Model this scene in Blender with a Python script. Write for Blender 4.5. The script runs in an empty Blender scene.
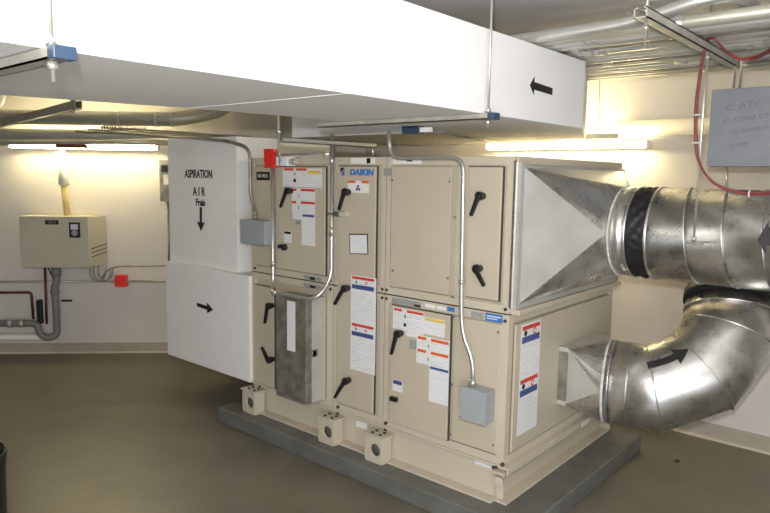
import bpy, bmesh, math, random
from mathutils import Vector, Matrix
random.seed(7)
SC = bpy.context.scene
COL = SC.collection
V = Vector
PI = math.pi

# ------------------------------------------------------------------ camera
cd = bpy.data.cameras.new('camera')
cam = bpy.data.objects.new('camera', cd); COL.objects.link(cam)
cd.sensor_width = 36.0; cd.lens = 30.58; cd.clip_start = .05; cd.clip_end = 60
cr = V((0.650515, -0.759338, 0.015342)); cu = V((0.084784, 0.092678, 0.99208)); cf = V((0.754746, 0.644062, -0.124668))
CAMPOS = V((-2.6218, -1.481, 1.6501))
mw = Matrix((cr, cu, -cf)).transposed().to_4x4(); mw.translation = CAMPOS
cam.matrix_world = mw
SC.camera = cam

# ------------------------------------------------------------------ world, light, exposure
W = bpy.data.worlds.new('room_world'); SC.world = W; W.use_nodes = True
W.node_tree.nodes['Background'].inputs[0].default_value = (.8, .85, .9, 1)
W.node_tree.nodes['Background'].inputs[1].default_value = .05

def light(name, kind, loc, energy, color, target=None, **kw):
    d = bpy.data.lights.new(name, kind); d.energy = energy; d.color = color
    for k, v in kw.items(): setattr(d, k, v)
    o = bpy.data.objects.new(name, d); COL.objects.link(o); o.location = loc
    if target is not None: o.rotation_euler = (V(target)-V(loc)).to_track_quat('-Z', 'Y').to_euler()
    return o
# the photographer's flash, just above the lens
light('camera_flash', 'SPOT', CAMPOS + cu*.13 - cf*.02 - cr*.03, 215, (1, .97, .94),
      target=CAMPOS + cu*.13 + cf*3 + V((0, 0, .05)), spot_size=math.radians(150), spot_blend=.4, shadow_soft_size=.025)
# added fill lights outside the view, with no fittings built for them
light('fill_light', 'POINT', (-2.9, -2.0, 2.05), 50, (1, .96, .90), shadow_soft_size=.3)  # added fill, shines all ways to brighten the ceiling
light('fill_light_left', 'AREA', (-2.6, 2.4, 2.4), 3, (1, .93, .78), target=(-2.0, 2.0, 0), shape='RECTANGLE', size=1.2, size_y=.3)  # added weak warm fill for the left side
light('cool_fill_right', 'AREA', (-1.9, -3.25, .8), 30, (.90, .93, 1), target=(.2, -.6, 2.4), shape='RECTANGLE', size=2.2, size_y=1.4)  # added cool fill lifting the ceiling; no doorway is built here
light('cool_fill', 'AREA', (-4.3, -2.6, .7), 62, (.78, .87, 1), target=(-.6, .0, 1.9), shape='RECTANGLE', size=1.0, size_y=1.6)  # added cool fill aimed up at the duct underside; no doorway built
SC.view_settings.view_transform = 'Standard'; SC.view_settings.look = 'None'
SC.view_settings.gamma = 1; SC.view_settings.use_curve_mapping = False
SC.view_settings.exposure = 0.0

# ------------------------------------------------------------------ materials
def mat(name, col, rough=.5, metal=0.0, noise=0, nscale=6, bump=0, bscale=60, emit=None, estr=0, stretch=None, col2=None, spec=.5, rn=0, soft=.15):
    m = bpy.data.materials.new(name); m.use_nodes = True
    nt = m.node_tree; b = nt.nodes['Principled BSDF']
    b.inputs['Base Color'].default_value = (*col, 1); b.inputs['Roughness'].default_value = rough
    b.inputs['Metallic'].default_value = metal; b.inputs['Specular IOR Level'].default_value = spec
    tc = nt.nodes.new('ShaderNodeTexCoord'); mp = nt.nodes.new('ShaderNodeMapping')
    nt.links.new(tc.outputs['Object'], mp.inputs[0])
    if stretch: mp.inputs['Scale'].default_value = stretch
    n = nt.nodes.new('ShaderNodeTexNoise'); n.inputs['Scale'].default_value = nscale; n.inputs['Detail'].default_value = 5
    nt.links.new(mp.outputs[0], n.inputs['Vector'])
    r = nt.nodes.new('ShaderNodeValToRGB')
    c2 = col2 or tuple(c*(1-noise) for c in col)
    r.color_ramp.elements[0].position = .5-soft; r.color_ramp.elements[1].position = .5+soft; r.color_ramp.interpolation = 'EASE'
    r.color_ramp.elements[0].color = (*c2, 1); r.color_ramp.elements[1].color = (*col, 1)
    nt.links.new(n.outputs['Fac'], r.inputs[0]); nt.links.new(r.outputs[0], b.inputs['Base Color'])
    if rn:
        mr = nt.nodes.new('ShaderNodeMapRange'); mr.inputs['To Min'].default_value = rough-rn; mr.inputs['To Max'].default_value = rough+rn
        mr.inputs['From Min'].default_value = .3; mr.inputs['From Max'].default_value = .7
        nt.links.new(n.outputs['Fac'], mr.inputs[0]); nt.links.new(mr.outputs[0], b.inputs['Roughness'])
    if bump:
        n2 = nt.nodes.new('ShaderNodeTexNoise'); n2.inputs['Scale'].default_value = bscale
        nt.links.new(mp.outputs[0], n2.inputs['Vector'])
        bp = nt.nodes.new('ShaderNodeBump'); bp.inputs['Strength'].default_value = bump; bp.inputs['Distance'].default_value = .01
        nt.links.new(n2.outputs['Fac'], bp.inputs['Height']); nt.links.new(bp.outputs[0], b.inputs['Normal'])
    if emit:
        b.inputs['Emission Color'].default_value = (*emit, 1); b.inputs['Emission Strength'].default_value = estr
    return m

def paper(name, col, ink, cell=.012):
    """white sticker with small grey printed lines"""
    m = bpy.data.materials.new(name); m.use_nodes = True
    nt = m.node_tree; b = nt.nodes['Principled BSDF']; b.inputs['Roughness'].default_value = .45
    tc = nt.nodes.new('ShaderNodeTexCoord'); sp = nt.nodes.new('ShaderNodeSeparateXYZ'); nt.links.new(tc.outputs['Object'], sp.inputs[0])
    ad = nt.nodes.new('ShaderNodeMath'); ad.operation = 'ADD'; nt.links.new(sp.outputs[0], ad.inputs[0]); nt.links.new(sp.outputs[1], ad.inputs[1])
    cb = nt.nodes.new('ShaderNodeCombineXYZ'); nt.links.new(ad.outputs[0], cb.inputs[0]); nt.links.new(sp.outputs[2], cb.inputs[1])
    br = nt.nodes.new('ShaderNodeTexBrick'); nt.links.new(cb.outputs[0], br.inputs['Vector'])
    br.inputs['Scale'].default_value = 1; br.inputs['Brick Width'].default_value = cell*5; br.inputs['Row Height'].default_value = cell
    br.inputs['Mortar Size'].default_value = cell*.27; br.inputs['Mortar Smooth'].default_value = .3
    br.inputs['Color1'].default_value = (*ink, 1); br.inputs['Color2'].default_value = (*[(a+c)/2 for a, c in zip(ink, col)], 1)
    br.inputs['Mortar'].default_value = (*col, 1)
    nt.links.new(br.outputs['Color'], b.inputs['Base Color'])
    return m

M = dict(
    white_wall = mat('white_wall_paint', (.62, .59, .55), .7, noise=.05, nscale=2, bump=.05, bscale=120),
    ceiling = mat('ceiling_paint', (.80, .79, .79), .8, noise=.06, nscale=2, bump=.08, bscale=90),
    base = mat('vinyl_baseboard', (.40, .355, .29), .5, noise=.08),
    base_edge = mat('vinyl_edge', (.62, .56, .44), .5, noise=.08),
    floor = mat('floor_paint', (.165, .150, .108), .42, noise=.22, nscale=3, bump=.06, bscale=30, rn=.08),
    pad = mat('pad_paint', (.145, .147, .133), .5, noise=.2, nscale=7, bump=.15, bscale=40),
    beige = mat('beige_enamel', (.51, .45, .345), .42, noise=.03, nscale=3, bump=.02, bscale=200),
    beige2 = mat('beige_enamel_frame', (.54, .48, .375), .40, noise=.03, nscale=3),
    seam = mat('dark_gasket', (.05, .045, .04), .8),
    black = mat('black_plastic', (.012, .012, .013), .35),
    blackm = mat('black_rubber', (.01, .01, .012), .5, noise=.5, nscale=30),
    galv = mat('galvanised_steel', (.68, .67, .64), .29, .95, noise=.30, nscale=14, rn=.04, soft=.35),
    galv_flat = mat('galvanised_sheet', (.62, .62, .58), .45, .45, noise=.16, nscale=7, rn=.05, soft=.3),
    galv_dull = mat('galvanised_dull', (.36, .34, .29), .45, .6, noise=.35, nscale=14, rn=.1),
    conduit = mat('conduit_steel', (.66, .66, .62), .32, .8, noise=.05, nscale=4),
    conduit_old = mat('conduit_aged', (.50, .49, .41), .42, .45, noise=.1, nscale=4),
    zinc = mat('zinc_channel', (.50, .49, .42), .45, .35, noise=.2, nscale=14),
    seal = mat('sealant', (.66, .66, .62), .6, noise=.3, nscale=40),
    duct = mat('white_duct_paint', (.84, .835, .82), .6, noise=.03, nscale=3),
    grey = mat('grey_enamel', (.33, .355, .37), .45, noise=.05),
    greypanel = mat('grey_panel', (.20, .21, .23), .55, noise=.08, nscale=12),
    red = mat('red_enamel', (.75, .03, .02), .4, noise=.05),
    redcable = mat('red_cable', (.20, .035, .03), .45, noise=.2, nscale=50),
    white = mat('white_plastic', (.8, .8, .78), .4),
    offwhite = mat('offwhite_insulation', (.80, .78, .70), .6, noise=.06, nscale=8),
    yellowpipe = mat('yellowed_pipe', (.62, .50, .22), .45, noise=.1),
    copper = mat('aged_copper', (.16, .06, .035), .45, .5, noise=.4, nscale=20),
    greypipe = mat('grey_pipe', (.20, .21, .20), .5, noise=.15),
    heater = mat('heater_enamel', (.50, .465, .37), .5, noise=.04),
    paper = paper('printed_sticker', (.80, .80, .78), (.58, .59, .61), .011),
    papert = paper('printed_sticker_fine', (.78, .78, .77), (.62, .63, .65), .008),
    paper2 = mat('plain_sticker', (.78, .77, .72), .5),
    redink = mat('red_ink', (.62, .05, .03), .45), orangeink = mat('orange_ink', (.72, .12, .03), .45),
    navy = mat('navy_ink', (.05, .08, .24), .45), blueink = mat('blue_ink', (.04, .17, .50), .45),
    yellow = mat('yellow_ink', (.72, .52, .10), .45), greylabel = paper('grey_printed_label', (.36, .37, .35), (.20, .21, .20), .008),
    ink = mat('black_ink', (.01, .01, .01), .5),
    bluecap = mat('blue_plastic_cap', (.03, .055, .10), .35),
    tube = mat('lit_fluorescent_tube', (1, 1, 1), .4, emit=(1, .84, .48), estr=62),
    screen = mat('pale_screen', (.62, .58, .75), .3),
    pencil = mat('pencil_marks', (.15, .15, .18), .8),
)
MN = list(M)

# ------------------------------------------------------------------ mesh builder
class B:
    def __init__(s): s.bm = bmesh.new(); s.mats = []
    def mi(s, m):
        if m not in s.mats: s.mats.append(m)
        return s.mats.index(m)
    def quadbox(s, c8, m):
        vs = [s.bm.verts.new(c) for c in c8]; k = s.mi(m)
        for f in ((0,3,2,1),(4,5,6,7),(0,1,5,4),(1,2,6,5),(2,3,7,6),(3,0,4,7)):
            s.bm.faces.new([vs[i] for i in f]).material_index = k
        return s
    def box(s, a, b, m, bev=0):
        x0,x1 = sorted((a[0],b[0])); y0,y1 = sorted((a[1],b[1])); z0,z1 = sorted((a[2],b[2]))
        if bev:
            t = bmesh.new(); bmesh.ops.create_cube(t, size=1)
            for v in t.verts: v.co = V(((x0+x1)/2+v.co.x*(x1-x0), (y0+y1)/2+v.co.y*(y1-y0), (z0+z1)/2+v.co.z*(z1-z0)))
            bmesh.ops.bevel(t, geom=t.edges[:], offset=bev, segments=2, affect='EDGES')
            s.merge(t, m); return s
        return s.quadbox([(x0,y0,z0),(x1,y0,z0),(x1,y1,z0),(x0,y1,z0),(x0,y0,z1),(x1,y0,z1),(x1,y1,z1),(x0,y1,z1)], m)
    def merge(s, t, m, smooth=False):
        k = s.mi(m); mp = {v: s.bm.verts.new(v.co) for v in t.verts}
        for f in t.faces:
            g = s.bm.faces.new([mp[v] for v in f.verts]); g.material_index = k; g.smooth = smooth
        t.free()
    def obox(s, o, ax, ay, az, m):
        """oriented box: corner o and three edge vectors"""
        o, ax, ay, az = V(o), V(ax), V(ay), V(az)
        return s.quadbox([o, o+ax, o+ax+ay, o+ay, o+az, o+ax+az, o+ax+ay+az, o+ay+az], m)
    def poly(s, pts, ext, m):
        """planar polygon extruded by ext"""
        k = s.mi(m); e = V(ext); n = len(pts)
        a = [s.bm.verts.new(V(p)) for p in pts]; b = [s.bm.verts.new(V(p)+e) for p in pts]
        s.bm.faces.new(a[::-1]).material_index = k; s.bm.faces.new(b).material_index = k
        for i in range(n): s.bm.faces.new([a[i], a[(i+1) % n], b[(i+1) % n], b[i]]).material_index = k
        return s
    def rings(s, rings, m, cap=True, smooth=True, closed=False):
        k = s.mi(m); R = [[s.bm.verts.new(p) for p in r] for r in rings]; n = len(R[0])
        prs = list(zip(R, R[1:])) + ([(R[-1], R[0])] if closed else [])
        for a, b in prs:
            for i in range(n):
                f = s.bm.faces.new([a[i], a[(i+1) % n], b[(i+1) % n], b[i]]); f.material_index = k; f.smooth = smooth
        if cap and not closed:
            s.bm.faces.new(R[0][::-1]).material_index = k; s.bm.faces.new(R[-1]).material_index = k
        return s
    def tube(s, pts, r, m, bend=0, n=12, cap=True, bseg=6, smooth=True):
        P = [V(p) for p in pts]
        if bend:
            Q = [P[0]]
            for i in range(1, len(P)-1):
                a = (P[i-1]-P[i]); b = (P[i+1]-P[i]); t = min(bend, a.length*.49, b.length*.49)
                A = P[i]+a.normalized()*t; C = P[i]+b.normalized()*t
                for j in range(bseg+1):
                    u = j/bseg; Q.append(A*(1-u)**2 + P[i]*2*u*(1-u) + C*u*u)
            P = Q+[P[-1]]
        rs = []; up = None; N = len(P)
        rr = r if isinstance(r, (list, tuple)) else [r]*N
        for i, p in enumerate(P):
            d0 = (P[i]-P[i-1]).normalized() if i else (P[1]-P[0]).normalized()
            d1 = (P[i+1]-P[i]).normalized() if i < N-1 else d0
            t = (d0+d1).normalized(); 
            if up is None:
                up = t.orthogonal().normalized()
            base = (up - d0*up.dot(d0)).normalized(); oth = d0.cross(base).normalized()
            ring = []
            for j in range(n):
                q = base*math.cos(2*PI*j/n)*rr[i] + oth*math.sin(2*PI*j/n)*rr[i]
                dn = d0.dot(t)
                q = q - d0*(q.dot(t)/dn)   # slide along the pipe to the mitre plane
                ring.append(p+q)
            rs.append(ring)
            # carry frame over
            up = (base - d1*base.dot(d1)).normalized()
        return s.rings(rs, m, cap, smooth)
    def ringband(s, c, ax, r, w, h, m, n=48):
        """flat band around a round duct"""
        c, ax = V(c), V(ax).normalized(); u = ax.orthogonal().normalized(); v = ax.cross(u)
        R = []
        for (q, rad) in ((-w/2, r-.004), (-w/2, r+h), (w/2, r+h), (w/2, r-.004)):
            R.append([c+ax*q+(u*math.cos(2*PI*i/n)+v*math.sin(2*PI*i/n))*rad for i in range(n)])
        return s.rings(R, m, closed=True)
    def cyl(s, a, b, r, m, n=20): return s.tube([a, b], r, m, n=n)
    def text(s, txt, loc, right, up, size, m, depth=.0015, sx=1.0, bold=0):
        """lettering; loc = centre, right/up = reading axes"""
        c = bpy.data.curves.new('t', 'FONT'); c.body = txt; c.size = size; c.extrude = depth; c.align_x = 'CENTER'; c.align_y = 'CENTER'
        c.offset = bold; c.resolution_u = 3
        o = bpy.data.objects.new('t', c); COL.objects.link(o)
        dg = bpy.context.evaluated_depsgraph_get(); me = bpy.data.meshes.new_from_object(o.evaluated_get(dg))
        bpy.data.objects.remove(o); bpy.data.curves.remove(c)
        right, up, loc = V(right).normalized(), V(up).normalized(), V(loc); nn = right.cross(up)
        t = bmesh.new(); t.from_mesh(me); bpy.data.meshes.remove(me)
        for v in t.verts: v.co = loc + right*v.co.x*sx + up*v.co.y + nn*v.co.z
        s.merge(t, m); return s
    def build(s, name, parent=None, root=(0, 0, 0), bevel=0):
        bmesh.ops.recalc_face_normals(s.bm, faces=s.bm.faces)
        me = bpy.data.meshes.new(name); rt = V(root)
        if parent is not None: rt = V(parent['_o']) if '_o' in parent else rt
        for v in s.bm.verts: v.co -= rt
        s.bm.to_mesh(me); s.bm.free()
        for m in s.mats: me.materials.append(M[m])
        o = bpy.data.objects.new(name, me); COL.objects.link(o)
        if parent is not None: o.parent = parent; o['_o'] = tuple(rt)
        else: o.location = rt; o['_o'] = tuple(rt)
        if bevel:
            md = o.modifiers.new('bevel', 'BEVEL'); md.width = bevel; md.segments = 2; md.limit_method = 'ANGLE'; md.angle_limit = math.radians(50)
        return o

def tag(o, label=None, cat=None, group=None, kind=None):
    for k, v in (('label', label), ('category', cat), ('group', group), ('kind', kind)):
        if v: o[k] = v
    return o
def thing(name, loc, label, cat, group=None):
    o = bpy.data.objects.new(name, None); COL.objects.link(o); o.location = loc; o['_o'] = tuple(loc); o.empty_display_size = .05
    return tag(o, label, cat, group)
def struct(name, b, **k): return tag(b.build(name, **k), kind='structure')

# ------------------------------------------------------------------ room shell
CZ = 2.47
S2 = math.sqrt(.5)
def L(u, off, z):            # frame of the slanted left wall: along, distance off the wall, height
    d = 3.0759-off
    return V((S2*(d+u), S2*(d-u), z))
XB = 1.8; YR = -3.4; XF = -4.6
YC = 4.35-XB
corner_far = (XB, YC); lw_end = (-3.6, 7.95)
struct('floor', B().poly([(XF-.1, YR-.1, -.1), (XB+.1, YR-.1, -.1), (XB+.1, YC, -.1), (lw_end[0], 8.05, -.1), (XF-.1, 8.05, -.1)], (0, 0, .1), 'floor'))
struct('ceiling', B().poly([(XF-.1, YR-.1, CZ), (XB+.1, YR-.1, CZ), (XB+.1, YC, CZ), (lw_end[0], 8.05, CZ), (XF-.1, 8.05, CZ)], (0, 0, .1), 'ceiling'))
struct('wall_back', B().box((XB, YR-.1, 0), (XB+.1, YC+.04, CZ), 'white_wall'))
struct('wall_left', B().poly([L(-7.9, 0, 0), L(.38, 0, 0), L(.38, -.1, 0), L(-7.9, -.1, 0)], (0, 0, CZ), 'white_wall'))
struct('wall_right', B().box((XF-.1, YR-.1, 0), (XB, YR, CZ), 'white_wall'))
struct('wall_front', B().box((XF-.1, YR, 0), (XF, 8.0, CZ), 'white_wall'))
b = B().box((XB-.008, YR, .01), (XB, YC-.01, .105), 'base').box((XB-.022, YR, 0), (XB-.002, YC-.01, .014), 'base_edge')
struct('baseboard_back', b)
b = B().obox(L(-7.8, .008, .01), L(0, 0, 0)*0+V((S2, -S2, 0))*8.1, V((S2, S2, 0))*.007, (0, 0, .085), 'base')
b.obox(L(-7.8, .022, 0), V((S2, -S2, 0))*8.1, V((S2, S2, 0))*.02, (0, 0, .014), 'base_edge')
struct('baseboard_left', b)
# shallow pilaster on the slanted wall behind the aspiration duct
struct('trim_1', B().obox(L(-1.66, .15, 0), V((S2, -S2, 0))*.36, V((S2, S2, 0))*.15, (0, 0, CZ), 'white_wall'))

# ------------------------------------------------------------------ housekeeping pad
b = B().box((-.155, -.20, 0), (1.32, 2.06, .10), 'pad')
tag(b.build('equipment_pad', root=(.58, .93, 0), bevel=.008), 'grey painted concrete pad on the floor under the beige air handler', 'concrete pad')

# ------------------------------------------------------------------ air handling unit
LU, DU = 1.885, 1.235
ahu = thing('air_handling_unit', (.6, .94, .10), 'large beige two-level air handling unit standing on the grey concrete pad', 'air handler')
ZB, ZS, ZT = .285, 1.016, 1.740
def fp(b, Y0, Y1, z0, z1, m, out=.0, th=.012):      # box on the front face (plane X=0, facing -X)
    return b.box((-out-th, Y0, z0), (-out, Y1, z1), m)
# cabinet body and frame
b = B()
b.box((.012, .012, ZB), (DU-.012, LU-.012, ZS-.004), 'beige').box((.012, .012, ZS+.004), (DU-.012, LU-.012, ZT-.02), 'beige')
b.build('cabinet_body', ahu)
b = B()
for (z0, z1) in ((ZB, ZS-.003), (ZS+.003, ZT)):
    for (y0, y1) in ((0, .040), (LU-.035, LU)):
        b.box((0, y0, z0), (.045, y1, z1), 'beige2'); b.box((DU-.045, y0, z0), (DU, y1, z1), 'beige2')
    for (za, zb_) in ((z0, z0+.040), (z1-.042, z1)):
        b.box((0, .04, za), (.045, LU-.035, zb_), 'beige2'); b.box((DU-.045, .04, za), (DU, LU-.035, zb_), 'beige2')
        b.box((.045, 0, za), (DU-.045, .045, zb_), 'beige2'); b.box((.045, LU-.045, za), (DU-.045, LU, zb_), 'beige2')
    # section posts between the three sections of the front
    for (y0, y1) in ((.722, .752), (.755, .785), (1.112, 1.140), (1.143, 1.19)):
        b.box((-.002, y0, z0+.0005), (.03, y1, z1-.0005), 'beige2')
b.box((-.0005, .245, ZS+.044), (.02, .31, ZT-.043), 'beige2')
b.build('cabinet_frame', ahu, bevel=.002)
b = B()   # dark joints between the modules
for y in (.7535, 1.1415): b.box((-.0005, y-.0012, ZB), (.02, y+.0012, ZT), 'seam')
b.box((-.0005, 0, ZS-.002), (.02, LU, ZS+.002), 'seam').box((0, -.0005, ZS-.002), (DU, .02, ZS+.002), 'seam')
b.build('module_joint', ahu)

# small bolts at the module corners
for (y, z) in ((.768, 1.04), (.768, .993), (.738, 1.04), (.738, .993), (.018, 1.04), (.018, .985), (1.16, 1.04), (1.16, .99), (1.85, 1.04)):
    B().cyl((0, y, z), (-.008, y, z), .008, 'seam', n=8).build('bolt', ahu)
for (y, z) in ((.30, .965), (.30, .62), (.045, .93), (.05, .38), (.30, .36), (.705, 1.62), (.345, 1.62), (.69, 1.15), (.34, 1.15), (.31, 1.45), (.31, 1.06)):
    B().cyl((-.008, y, z), (-.016, y, z), .006, 'galv_dull', n=8).build('screw', ahu)

def leaf(name, y0, y1, z0, z1, th=.014, seam=True, hinge=True, label=None):
    b = B()
    fp(b, y0, y1, z0, z1, 'beige', 0.002, th)
    o = b.build(name, ahu, bevel=.003)
    if seam:
        g = B(); w = .004
        fp(g, y0-w, y1+w, z1, z1+w, 'seam', 0, .006); fp(g, y0-w, y1+w, z0-w, z0, 'seam', 0, .006)
        fp(g, y1, y1+w, z0, z1, 'seam', 0, .006); fp(g, y0-w*1.6, y0, z0, z1, 'seam', 0, .008)
        g.build('door_gasket', o)
    if label: o['label'] = label
    return o
D_ul = leaf('access_door', 1.198, 1.625, 1.065, 1.685)
D_ll = leaf('access_door', 1.655, 1.842, .29, .935)
D_tall = leaf('access_door', .815, 1.095, .335, 1.69)
D_near = leaf('access_door', .055, .235, 1.075, 1.69)
D_lr = leaf('access_door', .318, .695, .325, .965)
P_mid = leaf('fixed_panel', .335, .712, 1.065, 1.69, th=.008, seam=False)
P_lm = leaf('fixed_panel', 1.665, 1.842, 1.065, 1.685, th=.008, seam=False)
P_rl = leaf('fixed_panel', .035, .293, .335, .965, th=.008, seam=False)
P_lc = leaf('fixed_panel', 1.20, 1.60, .32, .935, th=.008, seam=False)
# end panel of the lower module
b = B().box((.06, -.008, ZB+.05), (DU-.06, .004, ZS-.055), 'beige'); P_end = b.build('end_panel', ahu, bevel=.003)

def nearer(y, z, d):      # measured on the face plane, carried out to the plane the piece really lies in
    k = d/2.6218
    return y+(-1.481-y)*k, z+(1.6501-z)*k
def handle(parent, py, pz, ty, tz, x=-.016):
    py, pz = nearer(py, pz, .045); ty, tz = nearer(ty, tz, .045)
    b = B()
    b.cyl((x, py, pz), (x-.03, py, pz), .017, 'black')
    a = V((x-.035, py, pz)); t = V((x-.042, ty, tz)); d = (t-a).normalized(); s_ = V((0, -d.z, d.y))*.0095
    b.cyl((x-.022, py, pz), (x-.045, py, pz), .021, 'black')
    q = [a+s_*1.2-d*.008, a-s_*1.2-d*.008, t-s_*.8, t+s_*.8]
    b.poly(q, (-.016, 0, 0), 'black')
    b.build('handle', parent, bevel=.003)
for pr, h in ((D_ul, (1.531, 1.542, 1.577, 1.443)), (D_tall, (1.050, 1.549, 1.080, 1.450)), (D_tall, (1.049, 1.008, 1.110, .912)),
              (D_tall, (1.035, .472, 1.105, .362)), (D_ll, (1.716, .811, 1.733, .700)), (D_ll, (1.714, .46, 1.765, .540)),
              (D_lr, (.658, .813, .684, .702)), (D_near, (.178, 1.556, .212, 1.463)), (D_near, (.181, 1.212, .125, 1.138))):
    handle(pr, *h)
b = B().cyl((-.016, 1.538, 1.203), (-.035, 1.538, 1.203), .02, 'black').obox((-.035, 1.575, 1.193), (-.012, 0, 0), (0, -.05, .006), (0, 0, .024), 'black'); b.build('latch_knob', D_ul)
b = B().obox((-.016, .635, .452), (-.02, 0, 0), (0, .045, 0), (0, 0, .022), 'black'); b.build('latch_knob', D_lr)

# stickers: each one is a thin printed sheet on its door
def sticker(parent, y0, y1, z0, z1, bars=(), base='paper', name='warning_label', x=-.0165, marks=(), skew=0, texts=()):
    """y0>y1 : left and right edges as read; bars = (ya,yb,za,zb,mat)"""
    b = B()
    c = lambda y, z, o: (x-o, *nearer(y, z, -x))
    def sheet(ya, yb, za, zb, m, o, th):
        b.quadbox([c(ya, za, o), c(yb, za, o), c(yb, zb, o), c(ya, zb, o), c(ya, za, o+th), c(yb, za, o+th), c(yb, zb, o+th), c(ya, zb, o+th)], m)
    sheet(y0, y1, z0, z1, base, 0, .0015)
    for (ya, yb, za, zb, m) in bars: sheet(ya, yb, za, zb, m, .0015, .0008)
    for (yc, zc, s_, kind) in marks:       # pictograms: a falling figure, a struck ring, a fan
        if kind == 'man':
            b.cyl(c(yc, zc+s_*.75, .0015), c(yc, zc+s_*.75, .003), s_*.22, 'ink', n=8)
            sheet(yc+s_*.15, yc-s_*.15, zc-s_*.2, zc+s_*.5, 'ink', .0015, .0008)
            sheet(yc+s_*.6, yc-s_*.5, zc+s_*.1, zc+s_*.3, 'ink', .0015, .0008)
            sheet(yc+s_*.4, yc-s_*.0, zc-s_*.8, zc-s_*.2, 'ink', .0015, .0008)
            sheet(yc-s_*.1, yc-s_*.45, zc-s_*.6, zc-s_*.1, 'ink', .0015, .0008)
        elif kind == 'ring':
            b.cyl(c(yc, zc, .0015), c(yc, zc, .0025), s_*.75, 'redink', n=14); b.cyl(c(yc, zc, .0024), c(yc, zc, .0032), s_*.5, 'paper2', n=14)
            sheet(yc+s_*.15, yc-s_*.15, zc-s_*.6, zc+s_*.6, 'redink', .003, .0008)
        elif kind == 'fan':
            for k in range(3):
                a = PI/2+k*2*PI/3; b.cyl(c(yc+math.cos(a)*s_*.5, zc+math.sin(a)*s_*.5, .0015), c(yc+math.cos(a)*s_*.5, zc+math.sin(a)*s_*.5, .003), s_*.34, 'navy', n=10)
            b.cyl(c(yc, zc, .003), c(yc, zc, .004), s_*.2, 'redink', n=10)
        elif kind == 'dot':
            b.cyl(c(yc, zc, .0015), c(yc, zc, .003), s_, 'ink', n=8)
    for (t, yc, zc, sz, m, sx) in texts:
        b.text(t, c(yc, zc, .003), (0, -1, 0), (0, 0, 1), sz, m, .0006, sx)
    return b.build(name, parent)

# upper left door
sticker(D_ul, 1.576, 1.238, 1.568, 1.676, bars=[(1.566, 1.48, 1.664, 1.676, 'redink'), (1.455, 1.365, 1.664, 1.676, 'redink'), (1.355, 1.246, 1.646, 1.664, 'yellow')],
        marks=[(1.468, 1.645, .012, 'man'), (1.468, 1.605, .012, 'dot')])
sticker(D_ul, 1.495, 1.296, 1.410, 1.562, x=-.018, bars=[(1.495, 1.455, 1.544, 1.558, 'redink'), (1.415, 1.296, 1.544, 1.558, 'redink'), (1.495, 1.455, 1.470, 1.484, 'redink'), (1.415, 1.296, 1.470, 1.484, 'redink')],
        marks=[(1.435, 1.515, .010, 'man'), (1.435, 1.445, .010, 'man')])
sticker(D_ul, 1.488, 1.41, 1.375, 1.410)
sticker(D_ul, 1.409, 1.295, 1.226, 1.409, base='papert', bars=[(1.40, 1.30, 1.395, 1.408, 'navy')])
sticker(D_ul, 1.460, 1.42, 1.345, 1.372, base='greylabel')
sticker(D_ul, 1.569, 1.500, 1.228, 1.300, bars=[(1.565, 1.505, 1.282, 1.297, 'ink')], name='latch_label')
sticker(P_lm, 1.828, 1.700, 1.602, 1.654, base='ink', x=-.0105, name='name_plate', texts=[('5D-W21', 1.764, 1.628, .03, 'paper2', .95)])
# tall door
b = B().poly([(-.017, 1.072, 1.683), (-.017, 1.043, 1.683), (-.017, 1.072, 1.655)], (-.002, 0, 0), 'ink')
b.poly([(-.017, 1.068, 1.640), (-.017, 1.043, 1.640), (-.017, 1.043, 1.680)], (-.002, 0, 0), 'blueink')
b.build('maker_emblem', D_tall); b = B()
b.text('DAIKIN', (-.018, .915, 1.657), (0, -1, 0), (.0, -.15, 1), .045, 'blueink', .0012, 1.14, bold=.0018)
b.build('maker_sign', D_tall)
sticker(D_tall, 1.033, .876, 1.548, 1.613, base='paper2', bars=[(1.033, .975, 1.600, 1.613, 'orangeink'), (.93, .876, 1.600, 1.613, 'orangeink')], marks=[(.955, 1.572, .022, 'fan')])
b = B(); b.obox((-.0165, 1.004, 1.322), (-.0015, 0, 0), (0, -.138, .010), (0, -.006, -.112), 'ink')
b.obox((-.018, .998, 1.316), (-.001, 0, 0), (0, -.126, .009), (0, -.0055, -.101), 'papert'); b.build('inspection_tag', D_tall)
def tall_label(parent, y0, y1, z1, z0, zm, mk, flip=1):
    h = (z1-zm)
    bars = []; marks = []
    for zt in (z1, zm):
        w = y0-y1
        bars += [(y0-w*.05, y1+w*.08, zt-h*.075, zt-h*.02, 'redink'), (y0-w*.05, y1+w*.08, zt-h*.28, zt-h*.19, 'navy')]
        marks += [(y0-w*.22, zt-h*.13, h*.045, 'man'), (y0-w*.62, zt-h*.13, h*.045, 'ring')]
    return mk(parent, y0, y1, z0, z1, bars=bars, marks=marks)
tall_label(D_tall, 1.002, .815, 1.092, .552, .826, sticker)
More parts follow.
